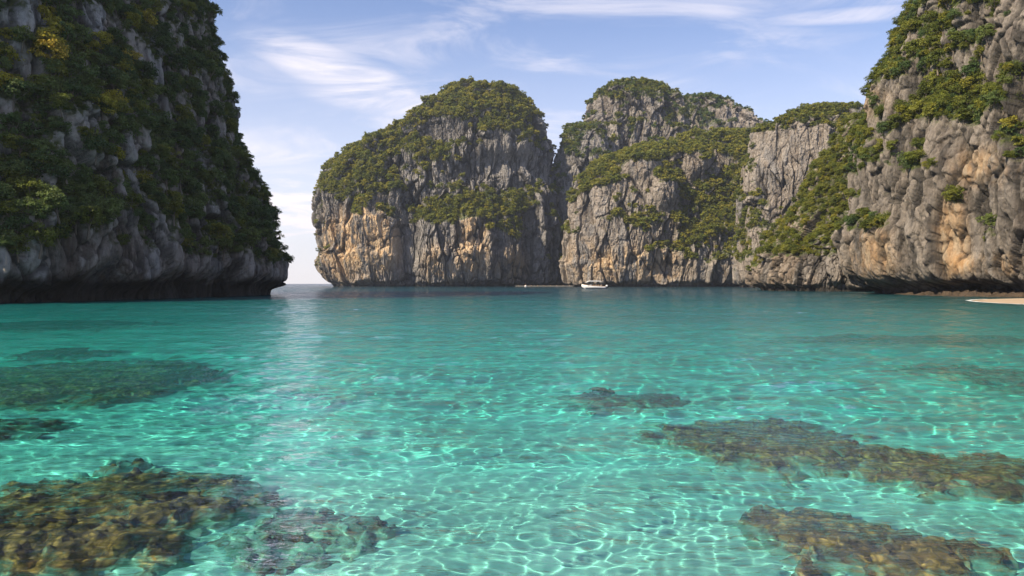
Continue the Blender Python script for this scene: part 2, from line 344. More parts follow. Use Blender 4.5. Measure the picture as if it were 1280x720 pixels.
# left cliff: its long face runs away from the camera along the bay, in its own shade
rocks['left'] = make_rock('cliff_left', 'tall shaded limestone cliff overgrown with dark trees, undercut at the waterline', ROCK_L,
    [(0, -108, 145, 55, 56.5), (6, -108, 145, 55.5, 56.5), (18, -108, 145, 53, 52), (30, -108, 145, 51, 48), (45, -108, 145, 48.5, 43.5), (70, -108, 145, 45, 35), (92, -108, 145, 40, 26)],
    world=True, rot=R_(80.4), expo=4, nu=1150, nv=760, amp=.6, seed=3, vbase=.50, wet_shade_z=2.6, notch=(3.2, 3.4), wbase=.35, band=16, lob=.8,  # dark band raised to paint the undercut's black shade into the rock
    veg=[(60, 345, 90, 36, -.5), (220, 345, 130, 30, -.5), (20, 265, 35, 35, -.4), (170, 170, 22, 60, -.5), (90, 30, 45, 22, -.3), (200, 60, 20, 50, -.35), (130, 200, 60, 40, .3), (290, 250, 45, 70, .35), (205, 270, 20, 40, -.3), (50, 110, 60, 60, .2)],
    relief=[(140, 372, 90, 14, -2.)])
# right cliff: mirrored across the bay, facing the sun
rocks['right'] = make_rock('cliff_right', 'tall sunlit limestone cliff with orange stains rising from the right shore', ROCK_R,
    [(0, 148, 165, 58, 60.5), (5, 148, 165, 59, 62.5), (20, 148, 165, 59, 64), (35, 148, 165, 59, 62.5), (48, 148, 165, 58, 60), (65, 148, 165, 53, 52), (78, 148, 165, 47, 42), (98, 148, 165, 35, 27)],
    world=True, rot=R_(-82), expo=3.4, nu=1150, nv=760, amp=.66, seed=7, lob=.7, vbase=-.22, notch=(2.0, 2.), wbase=.05, band=19,
    veg=[(1215, 95, 75, 50, .95), (1180, 130, 40, 30, .5), (1150, 200, 50, 28, .45), (1060, 190, 30, 30, .8), (1100, 60, 30, 70, .4), (1250, 290, 50, 40, .9), (1195, 245, 16, 18, .8), (1105, 235, 14, 10, .8), (1150, 330, 90, 30, -.6), (1180, 20, 60, 30, .35), (1130, 270, 40, 30, -.2), (1105, 175, 30, 50, .5), (1190, 190, 35, 25, -.35), (1150, 90, 25, 25, -.3)],
    warm=[(1090, 320, 30, 35, .7), (1190, 300, 22, 60, .7), (1230, 210, 40, 25, .6), (1240, 330, 50, 14, .6), (1090, 130, 30, 20, .4)],
    relief=[(1205, 362, 55, 9, -5), (1095, 320, 45, 40, 3), (1172, 250, 30, 70, 1.5), (1215, 110, 60, 40, -1.5)])
rocks['spur'] = make_rock('rocky_spur', 'dark boulder-like limestone spur with a green slope above it, left of the right cliff', ROCK_R,
    [(363, 962, 1100, 24, 30), (345, 960, 1104, 25, 30), (325, 966, 1104, 23, 30), (300, 985, 1104, 20, 30), (260, 1012, 1102, 16, 26), (220, 1032, 1098, 12, 20), (180, 1050, 1092, 8, 14), (150, 1064, 1084, 4, 8)],
    Yc=262, nu=560, nv=420, amp=.8, seed=9, vbase=.1, notch=(1.8, 2.), wbase=.2, band=17, veg=[(1000, 345, 60, 22, -1.3), (1050, 345, 30, 26, -1.), (1040, 230, 40, 70, .8), (1000, 300, 30, 16, .6)])
rocks['hill'] = make_rock('cliff_hill', 'grey limestone bluff behind the right cliff', ROCK_C,
    [(360, 925, 1112, 34, 30), (300, 925, 1110, 33, 30), (250, 930, 1106, 30, 30), (200, 936, 1100, 27, 28), (172, 942, 1094, 24, 26), (158, 958, 1086, 20, 22), (146, 988, 1080, 14, 17), (137, 1018, 1068, 7, 9)],
    Yc=470, nu=520, nv=420, amp=1.1, lob=.5, seed=12, vbase=-.05, notch=(2.5, 3), wbase=.15, band=24, veg=[(985, 195, 45, 45, -.55), (1000, 140, 70, 14, .5), (1000, 250, 40, 30, -.3), (940, 290, 30, 60, .5)])
rocks['mid'] = make_rock('cliff_middle', 'broad limestone headland with a green slope, in the middle of the far shore', ROCK_C,
    [(358, 707, 985, 40, 40), (320, 704, 985, 41, 40), (280, 709, 985, 39, 40), (250, 713, 982, 36, 38), (232, 722, 978, 33, 36), (215, 742, 972, 29, 34), (200, 772, 965, 24, 30), (186, 820, 960, 18, 24), (172, 862, 955, 10, 16)],
    Yc=590, nu=900, nv=560, amp=1.4, lob=.7, seed=16, vbase=-.1, notch=(2.6, 3), wbase=.15, band=26,
    veg=[(880, 260, 75, 60, .85), (770, 205, 60, 18, .7), (930, 210, 40, 40, .6), (760, 300, 55, 40, -.45), (800, 280, 24, 12, .5), (820, 328, 20, 12, .8), (905, 325, 60, 14, .3), (803, 210, 18, 16, -1.), (868, 205, 12, 16, -1.), (830, 240, 16, 16, -.8), (830, 345, 160, 12, -.6)],
    warm=[(800, 330, 55, 22, .7), (730, 330, 30, 30, .3)], relief=[(803, 212, 18, 20, 9), (830, 242, 16, 22, 9), (868, 206, 14, 18, 9), (880, 250, 40, 45, -6), (905, 335, 22, 20, 5), (770, 300, 55, 45, 5), (950, 335, 18, 25, 6)])
rocks['peak'] = make_rock('peak_behind', 'high domed limestone peak behind the middle headland', ROCK_C,
    [(357, 720, 870, 45, 40), (250, 722, 866, 40, 38), (190, 728, 860, 36, 35), (150, 737, 850, 31, 30), (130, 741, 842, 26, 26), (116, 750, 828, 19, 20), (106, 768, 812, 9, 10)],
    Yc=730, nu=420, nv=400, amp=1.5, lob=.5, seed=21, vbase=.12, notch=(3, 3), wbase=.1, band=30, veg=[(800, 110, 50, 16, .6), (755, 150, 18, 30, -.6), (770, 190, 30, 20, -.2)])
rocks['pillar'] = make_rock('pillar_cliff', 'steep limestone buttress standing in shade beside the gap', ROCK_C,
    [(357, 684, 770, 34, 40), (300, 684, 768, 33, 40), (235, 688, 765, 31, 38), (195, 699, 762, 28, 34), (172, 704, 758, 20, 26), (160, 712, 752, 10, 14)],
    Yc=680, nu=380, nv=380, amp=1.2, lob=.45, seed=23, vbase=.02, notch=(3, 3), band=30, veg=[(700, 180, 16, 30, .4), (735, 260, 20, 40, -.5)])
rocks['far'] = make_rock('far_peak', 'hazy limestone peak farthest behind the bay', ROCK_C,
    [(357, 810, 985, 50, 40), (220, 818, 975, 46, 40), (180, 824, 962, 38, 36), (160, 830, 950, 33, 32), (144, 838, 934, 26, 26), (132, 850, 914, 18, 20), (124, 866, 896, 9, 10)],
    Yc=820, nu=420, nv=380, amp=1.6, lob=.5, seed=27, vbase=.05, notch=(3, 3), wbase=.1, band=34, veg=[(920, 140, 26, 26, -.7), (870, 130, 40, 20, .3)])
rocks['centre'] = make_rock('cliff_centre', 'great domed limestone island with pale cream lower walls and a green crown', ROCK_C,
    [(357, 418, 696, 48, 45), (345, 412, 696, 49, 45), (320, 406, 695, 50, 45), (290, 401, 694, 50, 45), (262, 399, 692, 49, 44), (240, 404, 690, 47, 43), (215, 418, 688, 44, 41), (195, 438, 686, 42, 39), (180, 472, 679, 39, 37), (163, 499, 675, 35, 34), (147, 518, 668, 30, 30), (133, 540, 656, 24, 25), (121, 560, 640, 17, 18), (112, 580, 622, 9, 10)],
    Yc=660, nu=1100, nv=680, amp=1.5, lob=.6, seed=33, vbase=-.12, notch=(2.6, 3), wbase=.0, band=28,
    veg=[(610, 130, 75, 40, 1.1), (450, 215, 50, 40, .8), (500, 175, 40, 22, .5), (560, 205, 45, 14, .7), (600, 255, 75, 14, 1.1), (550, 262, 25, 20, .8), (640, 275, 30, 20, .6), (430, 260, 25, 60, .3), (560, 165, 40, 16, -1.2), (625, 215, 55, 24, -1.4), (560, 320, 90, 36, -1.2), (455, 310, 45, 45, -1.1), (540, 225, 30, 16, -.3), (520, 290, 14, 40, .3), (640, 300, 20, 10, .5)],
    warm=[(465, 300, 32, 52, 1.), (420, 310, 25, 50, .9), (590, 300, 20, 45, .8), (550, 330, 22, 26, .8), (640, 330, 20, 20, .5)],
    relief=[(588, 308, 58, 50, 15), (465, 305, 36, 55, 9), (512, 310, 14, 55, -9), (625, 218, 60, 28, -9), (560, 168, 36, 16, -5), (600, 320, 8, 40, -4), (568, 290, 7, 40, -3), (620, 290, 7, 50, -4), (660, 310, 12, 50, -7), (500, 235, 40, 18, 4)])

# ------------------------------------------------------------------ shrubs (stuff) on every cliff
fg, fd, fs = far_crowns['green'], far_crowns['dark'], far_crowns['sunny']
ng_, nd_, ny_, ns_ = near_crowns['green'], near_crowns['dark'], near_crowns['yellow'], near_crowns['sunny']
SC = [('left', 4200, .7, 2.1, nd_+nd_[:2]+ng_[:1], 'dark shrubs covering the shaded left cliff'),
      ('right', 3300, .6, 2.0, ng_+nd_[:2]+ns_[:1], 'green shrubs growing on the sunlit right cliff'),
      ('spur', 750, .9, 2.2, ng_+ns_[:3], 'green shrubs on the slope above the rocky spur'),
      ('hill', 1500, 1.3, 3.0, fg+fs[:2], 'shrubs on the grey bluff behind the right cliff'),
      ('mid', 3200, 1.8, 4.6, fg[:3]+fs, 'thick green shrubs on the middle headland'),
      ('peak', 1700, 1.8, 4.0, fg+fd[:2]+fs[:2], 'shrubs on the high domed peak'),
      ('pillar', 700, 1.6, 3.4, fg+fd, 'shrubs on the buttress beside the gap'),
      ('far', 1300, 1.8, 4.0, fd+fg[:2], 'shrubs on the farthest peak'),
      ('centre', 4500, 1.7, 4.7, fg[:3]+fs, 'thick green shrubs crowning the great domed island')]
for key, n, s0, s1, kinds, lab in SC:
    p, s, _ = pick(rocks[key], n, 77, s0, s1); scatter_stuff('cliff_shrubs', p, s, kinds, lab)

# ------------------------------------------------------------------ individual trees on the two near cliffs
ORD = ['first', 'second', 'third', 'fourth', 'fifth', 'sixth', 'seventh', 'eighth', 'ninth', 'tenth', 'eleventh', 'twelfth', 'thirteenth', 'fourteenth', 'fifteenth', 'sixteenth', 'seventeenth', 'eighteenth', 'nineteenth', 'twentieth']
def tree(p, s, kind, q, label, cat, group):
    r = bpy.data.objects.new('cliff_tree', None); COL.objects.link(r); r.location = p; r.scale = (s, s, s*random.uniform(.85, 1.15)); r.rotation_euler = (random.uniform(-.15, .15), random.uniform(-.15, .15), random.uniform(0, 6.28))
    tag(r, label, cat, group); r.empty_display_size = .3
    obj('trunk', trunks[q % 4], r); obj('crown', near_crowns[kind][q % 4], r)
def plant(key, count, s0, s1, kinds, side, group, yellow=()):
    p, s, n = pick(rocks[key], 9000, 5, s0, s1)
    px = 640+F*p[:, 0]/p[:, 1]; py = HY-F*(p[:, 2]-CAMH)/p[:, 1]
    ok = (px > 4) & (px < 1276) & (py > 4) & (py < 350); idx = np.where(ok)[0]
    order = idx[np.argsort(-(s/p[:, 1])[idx])]; chosen = []
    for i in order:
        if all((px[i]-px[j])**2+(py[i]-py[j])**2 > 13**2 for j in chosen): chosen.append(i)
        if len(chosen) >= count: break
    rows = {}
    for i in chosen: rows.setdefault(int(py[i]//18), []).append(i)
    nr = sorted(rows)
    for ri, rk in enumerate(nr):
        row = sorted(rows[rk], key=lambda i: px[i])
        for k, i in enumerate(row):
            rr = random.random(); kd = kinds[0] if rr < .62 else kinds[1] if rr < .93 else kinds[2]
            for (cx, cy, rx, ry) in yellow:
                if ((px[i]-cx)/rx)**2+((py[i]-cy)/ry)**2 < 1 and random.random() < .5: kd = 'yellow'
            colr = {'green': 'green', 'dark': 'dark green', 'yellow': 'yellow-leaved', 'sunny': 'light olive'}[kd]
            where = ORD[ri]+' row down from the top edge' if ri < 20 else 'lowest row'
            lab = f'{colr} tree on the {side} cliff, {ORD[min(k,19)]} from left, {ORD[min(ri,19)]} row down'
            tree(p[i], s[i]*random.uniform(.95, 1.2), kd, int(i), lab, 'tree', group)
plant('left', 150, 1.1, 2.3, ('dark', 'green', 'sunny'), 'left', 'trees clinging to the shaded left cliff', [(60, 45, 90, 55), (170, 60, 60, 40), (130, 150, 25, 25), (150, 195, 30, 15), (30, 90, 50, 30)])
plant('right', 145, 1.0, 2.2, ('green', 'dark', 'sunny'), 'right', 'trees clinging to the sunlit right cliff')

# ------------------------------------------------------------------ seabed
def px_ground(x, y): Y = F*CAMH/(y-HY); return (x-640)/F*Y, Y
def depth_at(X, Y):
    r = np.hypot(X, np.maximum(Y, 0)); return np.minimum(1.0+.045*np.maximum(r-6, 0)**.92, 24)
r2 = np.concatenate([np.linspace(1.5, 60, 420), np.geomspace(60.5, 3400, 160)]); t2 = np.concatenate([np.linspace(R_(-50), R_(50), 420), np.linspace(R_(52), R_(308), 60)])
RR, TT = np.meshgrid(r2, t2, indexing='ij'); X2 = RR*np.sin(TT); Y2 = RR*np.cos(TT); pp = np.stack([X2, Y2, 0*X2], -1).reshape(-1, 3)
Z2 = -depth_at(X2, Y2)+(.10*fbm(pp/2.4, 3, 900)+.035*fbm(pp/.5, 3, 905)).reshape(X2.shape)
nr_, nt_ = X2.shape; i = np.arange((nr_-1)*nt_).reshape(nr_-1, nt_); r1 = np.roll(i, -1, 1); f = np.stack([i, r1, r1+nt_, i+nt_], -1).reshape(-1, 4)
v = np.vstack([np.stack([X2, Y2, Z2], -1).reshape(-1, 3)])
m, t, b, N = mat('water_tinted_sand'); nz = N('ShaderNodeTexNoise', {'Vector': N('ShaderNodeNewGeometry').outputs['Position'], 'Scale': .35, 'Detail': 6.})
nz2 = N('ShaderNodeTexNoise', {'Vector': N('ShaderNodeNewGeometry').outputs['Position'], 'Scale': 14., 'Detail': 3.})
ma = N('ShaderNodeMix', {0: N('ShaderNodeMapRange', {0: nz.outputs[0], 1: .38, 2: .66}).outputs[0], 6: (.25, .67, .63, 1), 7: (.40, .86, .81, 1)}, data_type='RGBA')  # turquoise light scattered by the water is put into the sand colour
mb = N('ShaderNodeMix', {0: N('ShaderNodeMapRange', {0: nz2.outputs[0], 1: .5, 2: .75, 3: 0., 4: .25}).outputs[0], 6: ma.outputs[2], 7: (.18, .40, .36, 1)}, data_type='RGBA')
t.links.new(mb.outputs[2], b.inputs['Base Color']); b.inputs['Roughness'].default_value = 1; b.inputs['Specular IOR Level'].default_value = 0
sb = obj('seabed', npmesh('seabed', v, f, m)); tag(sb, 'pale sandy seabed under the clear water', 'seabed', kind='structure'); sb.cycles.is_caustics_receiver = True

# ------------------------------------------------------------------ reefs under the water
m, t, b, N = mat('reef_coral'); P_ = N('ShaderNodeNewGeometry').outputs['Position']
a1 = N('ShaderNodeTexNoise', {'Vector': P_, 'Scale': 3.4, 'Detail': 8., 'Roughness': .75}); a2 = N('ShaderNodeTexVoronoi', {'Vector': P_, 'Scale': 9.})
c1 = N('ShaderNodeMix', {0: N('ShaderNodeMapRange', {0: a1.outputs[0], 1: .40, 2: .60}).outputs[0], 6: (.05, .06, .05, 1), 7: (.80, .46, .15, 1)}, data_type='RGBA')
c2 = N('ShaderNodeMix', {0: N('ShaderNodeMapRange', {0: a2.outputs['Distance'], 1: .25, 2: .6, 3: 0., 4: .7}).outputs[0], 6: c1.outputs[2], 7: (.03, .032, .028, 1)}, data_type='RGBA')
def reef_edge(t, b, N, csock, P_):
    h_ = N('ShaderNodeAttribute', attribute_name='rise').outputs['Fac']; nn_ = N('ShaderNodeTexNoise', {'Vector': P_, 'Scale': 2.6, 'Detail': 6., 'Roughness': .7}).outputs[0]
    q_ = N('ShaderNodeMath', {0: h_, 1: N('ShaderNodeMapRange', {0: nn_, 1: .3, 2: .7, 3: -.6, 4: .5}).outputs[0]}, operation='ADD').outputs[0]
    x_ = N('ShaderNodeMix', {0: N('ShaderNodeMapRange', {0: q_, 1: .2, 2: .75}).outputs[0], 6: (.25, .58, .50, 1), 7: csock}, data_type='RGBA'); t.links.new(x_.outputs[2], b.inputs['Base Color'])  # reef edge fades into the same water-tinted sand colour
reef_edge(t, b, N, c2.outputs[2], P_); b.inputs['Roughness'].default_value = 1; b.inputs['Specular IOR Level'].default_value = 0; REEF = m
m2, t, b, N = mat('reef_weed'); P_ = N('ShaderNodeNewGeometry').outputs['Position']
a1 = N('ShaderNodeTexNoise', {'Vector': P_, 'Scale': 2.6, 'Detail': 8., 'Roughness': .75})
c1 = N('ShaderNodeMix', {0: N('ShaderNodeMapRange', {0: a1.outputs[0], 1: .4, 2: .68}).outputs[0], 6: (.012, .018, .018, 1), 7: (.16, .11, .045, 1)}, data_type='RGBA')
reef_edge(t, b, N, c1.outputs[2], P_); b.inputs['Roughness'].default_value = 1; b.inputs['Specular IOR Level'].default_value = 0; WEED = m2
def reef(x0, x1, y0, y1, top, label, seed, mt=None, shift=1.0, show=1.):
    top = top-.16
    """coral bank whose footprint is seen between those pixels (shift: how far refraction brings it nearer)"""
    ym = (y0+y1)/2; xa, _ = px_ground(x0, ym); xb, Yf = px_ground(x1, ym)[0], px_ground(0, y0)[1]; Yn = px_ground(0, y1)[1]
    k = abs(top)*1.05*shift; Yf += k; Yn += k; sc = ((Yf+Yn)/2)/((Yf+Yn)/2-k); xa, xb = xa*sc, xb*sc; cx, cy, rx, ry = (xa+xb)/2, (Yf+Yn)/2, (xb-xa)/2, (Yf-Yn)/2
    nx, ny = int(np.clip(rx*2/.035, 60, 380)), int(np.clip(ry*2/.035, 60, 380))
    gx, gy = np.meshgrid(np.linspace(-1.3, 1.3, nx), np.linspace(-1.3, 1.3, ny)); Xg = cx+gx*rx; Yg = cy+gy*ry; q = np.stack([Xg, Yg, 0*Xg], -1).reshape(-1, 3)
    e = (np.hypot(gx, gy)).ravel()+.40*fbm(q/np.array([rx*.5, ry*.5, 1]), 3, seed)+.30*fbm(q/np.array([rx*.13, ry*.16, 1]), 3, seed+8)
    hgt = 1-sst(e, .58, 1.18); dp = depth_at(Xg, Yg).ravel(); g_, o_ = cells(q/.30, seed); g3, o3 = cells(q/.13, seed+1)
    Zg = -dp-.25+(dp+.25+top)*hgt+hgt*(.05*o_+.05*o3+.20*fbm(q/.7, 3, seed+3)+.22*fbm(q/.3, 4, seed+5, .6, ridge=True)-.10*np.exp(-g_/.1)); Zg = np.minimum(Zg, -.14)
    v = np.stack([Xg.ravel(), Yg.ravel(), Zg], 1); i = np.arange((ny-1)*nx).reshape(ny-1, nx)[:, :-1].ravel(); f = np.stack([i, i+1, i+nx+1, i+nx], 1); f = f[(hgt[f].max(1) > 0)]
    o = obj('reef_patch', npmesh('reef_patch', v, f, mt or REEF, True, {'rise': hgt*show})); tag(o, label, 'reef', 'coral reef patches under the water'); o.cycles.is_caustics_receiver = True
reef(-140, 285, 573, 712, -.38, 'large golden brown coral reef under the water at the bottom left', 40)
reef(-120, 235, 447, 508, -.45, 'long dark reef in the water below the left cliff', 43)
reef(205, 268, 461, 472, -.5, 'small dark reef just right of the long reef below the left cliff', 44, WEED)
reef(20, 130, 434, 446, -.5, 'thin dark reef between the long reef and the left cliff', 45, WEED)
reef(-80, 175, 400, 413, -.6, 'dark reef streak nearest to the foot of the left cliff', 46, WEED)
reef(690, 850, 484, 505, -.6, 'small dark reef alone in the middle of the bay', 47, WEED, show=.8)
reef(820, 1095, 514, 585, -.5, 'brown coral reef in the middle right with golden patches', 48)
reef(1050, 1340, 557, 616, -.55, 'dark reef running out to the right edge of the picture', 49)
reef(955, 1225, 630, 735, -.5, 'brown coral reef in the bottom right corner water', 50)
reef(255, 480, 640, 730, -.80, 'faint bluish dark weed patch between the bottom reefs', 51, WEED, show=.5)
reef(980, 1330, 418, 429, -.5, 'thin brown reef line near the right shore', 52, REEF)
reef(1160, 1330, 452, 486, -.8, 'faint dark patch of weed in the water at the right edge', 53, WEED, show=.6)
reef(-60, 80, 520, 545, -.7, 'thin weed streak between the two left reefs', 54, WEED, show=.55)

# ------------------------------------------------------------------ beach and rock shelf at the right
def mound(name, cx, cy, rx, ry, top, n, mt, rough, seed, p=2.):
    rough = rough*1.
    gx, gy = np.meshgrid(np.linspace(-1.15, 1.15, n), np.linspace(-1.15, 1.15, n)); X = cx+gx*rx; Y = cy+gy*ry; e = np.hypot(gx, gy).ravel(); q = np.stack([X, Y, 0*X], -1).reshape(-1, 3)
    g_, o_ = cells(q/1.6, seed); z = top*(1-e**p)+rough*(fbm(q/3, 4, seed)+.6*o_)*sst(e, 1.1, .8)
    z = np.where(e > 1, np.minimum(z, -(e-1)*8), z); i = np.arange((n-1)*n).reshape(n-1, n)[:, :-1].ravel()
    return npmesh(name, np.stack([X.ravel(), Y.ravel(), z], 1), np.stack([i, i+1, i+n+1, i+n], 1), mt)
SAND = simple('beach_sand', (.42, .31, .20), .95)
tag(obj('beach', mound('beach', 88, 93, 28, 37, .5, 160, SAND, .03, 61, 3)), 'small pale sand beach at the right edge', 'beach', kind='structure')
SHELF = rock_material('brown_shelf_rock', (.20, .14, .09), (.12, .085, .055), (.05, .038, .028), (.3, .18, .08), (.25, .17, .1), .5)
tag(obj('rock_shelf', mound('rock_shelf', 97, 160, 14, 38, .8, 320, SHELF, .8, 63)), 'low brown rock shelf at the foot of the right cliff', 'rock', kind='structure')
FOAM = simple('foam_white', (.85, .86, .84), .6); vs = []; fs_ = []
for k in range(220):
    a = R_(120+k*.62); w_ = .35+.3*math.sin(k*.31)*math.sin(k*.11+1); 
    for d_ in (0, 1): e = .985+d_*(.012+.02*w_); vs.append((88+28*e*math.cos(a), 93+37*e*math.sin(a), .03+.0*d_))
    if k: j = 2*k; fs_.append((j-2, j, j+1, j-1))
tag(obj('surf', npmesh('surf', vs, fs_, FOAM)), 'thin white line of foam lapping the beach', 'surf', kind='stuff')

# ------------------------------------------------------------------ water
th = np.concatenate([np.linspace(R_(-44), R_(44), 1050), np.linspace(R_(50), R_(310), 66)]); r = [.6]
while r[-1] < 3400: r.append(r[-1]+(.2 if r[-1] < 4 else max(.036, .0042*r[-1])))
r = np.array(r); RW, TW = np.meshgrid(r, th, indexing='ij'); XW = RW*np.sin(TW); YW = RW*np.cos(TW); ZW = np.zeros_like(XW)
sp = np.maximum(np.gradient(r)[:, None], r[:, None]*np.minimum(np.abs(np.gradient(th)), np.abs(np.gradient(th)))[None, :])
g = np.random.default_rng(4); pw = np.stack([XW, YW, 0*XW], -1).reshape(-1, 3)
gust = .75+.5*fbm(pw/np.array([26, 14, 1]), 3, 950).reshape(XW.shape)
wx = fbm(pw/1.9, 2, 960).reshape(XW.shape); wy = fbm(pw/1.9, 2, 964).reshape(XW.shape)
for i in range(110):
    lam = .16*(36**(g.random()**1.5)); a = R_(g.normal(94, 30) if lam > .7 or g.random() < .4 else g.uniform(0, 360)); k = 2*math.pi/lam
    amp = (.0150 if lam > .7 else .0128)/k*np.clip((lam/sp-2.5)/2, 0, 1)
    if lam < 1.8: amp = amp*(.70+.95*sst(RW, 10, 24))
    ZW += amp*gust*np.sin(k*(XW*math.cos(a)+YW*math.sin(a)+.10*wx*min(lam, 2)+.10*wy*min(lam, 2))+g.uniform(0, 7)+.8*np.sin(XW*.21*lam**-.5+i)+.8*np.sin(YW*.17*lam**-.5+2*i))
nr_, nt_ = XW.shape; i = np.arange((nr_-1)*nt_).reshape(nr_-1, nt_); r1 = np.roll(i, -1, 1); f = np.stack([i, r1, r1+nt_, i+nt_], -1).reshape(-1, 4)
m = bpy.data.materials.new('sea_water'); m.use_nodes = True; t = m.node_tree; t.nodes.clear()
def N(ty, ins=None, **k):
    x = t.nodes.new(ty)
    for a, q in k.items(): setattr(x, a, q)
    for a, q in (ins or {}).items():
        if isinstance(q, bpy.types.NodeSocket): t.links.new(q, x.inputs[a])
        else: x.inputs[a].default_value = q
    return x
ge = N('ShaderNodeNewGeometry').outputs['Position']
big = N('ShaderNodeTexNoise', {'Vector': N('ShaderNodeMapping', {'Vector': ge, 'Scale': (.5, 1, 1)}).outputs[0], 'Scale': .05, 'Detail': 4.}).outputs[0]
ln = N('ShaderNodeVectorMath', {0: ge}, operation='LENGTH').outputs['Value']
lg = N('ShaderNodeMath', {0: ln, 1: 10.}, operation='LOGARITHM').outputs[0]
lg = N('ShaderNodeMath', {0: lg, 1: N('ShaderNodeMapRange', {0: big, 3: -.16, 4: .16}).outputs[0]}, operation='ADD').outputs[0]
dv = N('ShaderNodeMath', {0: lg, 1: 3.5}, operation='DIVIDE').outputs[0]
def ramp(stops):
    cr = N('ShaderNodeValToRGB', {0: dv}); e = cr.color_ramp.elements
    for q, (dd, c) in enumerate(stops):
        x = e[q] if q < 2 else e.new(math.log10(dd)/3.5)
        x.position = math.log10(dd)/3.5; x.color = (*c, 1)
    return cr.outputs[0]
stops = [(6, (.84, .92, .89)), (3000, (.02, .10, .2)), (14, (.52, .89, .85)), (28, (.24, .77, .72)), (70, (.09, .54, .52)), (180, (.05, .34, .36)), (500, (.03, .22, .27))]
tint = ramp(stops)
fine = N('ShaderNodeTexNoise', {'Vector': N('ShaderNodeMapping', {'Vector': ge, 'Scale': (.38, 1, 1)}).outputs[0], 'Scale': 2.2, 'Detail': 6., 'Roughness': .62}).outputs[0]
mid_ = N('ShaderNodeTexNoise', {'Vector': N('ShaderNodeMapping', {'Vector': ge, 'Scale': (.3, 1, 1)}).outputs[0], 'Scale': .40, 'Detail': 5., 'Roughness': .62}).outputs[0]
def chop(sx, sc, w0, d0, d1):
    q_ = N('ShaderNodeTexNoise', {'Vector': N('ShaderNodeMapping', {'Vector': ge, 'Scale': (sx, 1, 1)}).outputs[0], 'Scale': sc, 'Detail': 3., 'Roughness': .55}).outputs[0]
    return N('ShaderNodeMath', {0: q_, 1: N('ShaderNodeMapRange', {0: ln, 1: d0, 2: d1, 3: 0., 4: w0}).outputs[0]}, operation='MULTIPLY').outputs[0]
big_ = N('ShaderNodeMath', {0: chop(.28, .14, 3.2, 30., 110.), 1: chop(.25, .045, 9., 90., 300.)}, operation='ADD').outputs[0]
far_ = N('ShaderNodeMapRange', {0: ln, 1: 15., 2: 110., 3: .05, 4: 1.3}).outputs[0]
hh = N('ShaderNodeMath', {0: N('ShaderNodeMath', {0: fine, 1: N('ShaderNodeMapRange', {0: ln, 1: 9., 2: 40., 3: .13, 4: .17}).outputs[0]}, operation='MULTIPLY').outputs[0], 1: N('ShaderNodeMath', {0: mid_, 1: far_}, operation='MULTIPLY').outputs[0]}, operation='ADD').outputs[0]
hh = N('ShaderNodeMath', {0: hh, 1: big_}, operation='ADD').outputs[0]
bump = N('ShaderNodeBump', {'Height': hh, 'Strength': 1., 'Distance': 1.}).outputs[0]
rf = N('ShaderNodeBsdfRefraction', {'Color': tint, 'IOR': 1.33, 'Roughness': 0.}); gl = N('ShaderNodeBsdfGlossy', {'Color': (1, 1, 1, 1), 'Roughness': .03, 'Normal': bump})
fr = N('ShaderNodeFresnel', {'IOR': 1.42, 'Normal': bump}).outputs[0]
fr = N('ShaderNodeMapRange', {0: fr, 1: 0., 2: .8, 3: 0., 4: .97}).outputs[0]
# light scattered back by the deeper water itself
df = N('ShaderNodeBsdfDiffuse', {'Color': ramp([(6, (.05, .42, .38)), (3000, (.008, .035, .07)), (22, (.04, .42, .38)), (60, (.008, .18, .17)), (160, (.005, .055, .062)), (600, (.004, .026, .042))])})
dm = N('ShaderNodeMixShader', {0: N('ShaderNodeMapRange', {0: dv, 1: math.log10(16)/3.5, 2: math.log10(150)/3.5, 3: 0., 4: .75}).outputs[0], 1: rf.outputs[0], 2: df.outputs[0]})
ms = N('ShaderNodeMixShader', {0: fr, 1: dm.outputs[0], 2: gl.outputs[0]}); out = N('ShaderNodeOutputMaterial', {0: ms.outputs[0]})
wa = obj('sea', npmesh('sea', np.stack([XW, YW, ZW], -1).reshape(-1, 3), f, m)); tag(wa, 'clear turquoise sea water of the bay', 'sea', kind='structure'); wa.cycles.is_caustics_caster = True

# ------------------------------------------------------------------ boats, pontoon, rope
WHITE = simple('white_gelcoat', (.80, .80, .80), .35); NAVY = simple('navy_paint', (.02, .03, .05), .4); TAN = simple('tan_deck', (.45, .26, .13), .6)
DARK = simple('dark_rubber', (.03, .03, .03), .5); STEEL = simple('steel_tube', (.5, .5, .5), .3, .8); CUSH = simple('pale_cushion', (.62, .58, .5), .8)
m, t_, b, N_ = mat('tinted_windscreen'); b.inputs['Base Color'].default_value = (.03, .05, .06, 1); b.inputs['Roughness'].default_value = .08; GLASS = m
def mesh_obj(name, vf, mt, parent=None, smooth=False, bev=0):
    v, f = vf; me = bpy.data.meshes.new(name); me.from_pydata([tuple(q) for q in v], [], f); me.materials.append(mt); me.validate(); me.update()
    if smooth: me.polygons.foreach_set('use_smooth', np.ones(len(me.polygons), bool))
    o = obj(name, me, parent)
    if bev: md = o.modifiers.new('bevel', 'BEVEL'); md.width = bev; md.segments = 2
    return o
def box(cx, cy, cz, sx, sy, sz, tx=1., ty=1.):
    v = [(cx+sx/2*i*(tx if k > 0 else 1), cy+sy/2*j*(ty if k > 0 else 1), cz+sz/2*k) for k in (-1, 1) for j in (-1, 1) for i in (-1, 1)]
    return v, [(0, 2, 3, 1), (4, 5, 7, 6), (0, 1, 5, 4), (2, 6, 7, 3), (0, 4, 6, 2), (1, 3, 7, 5)]
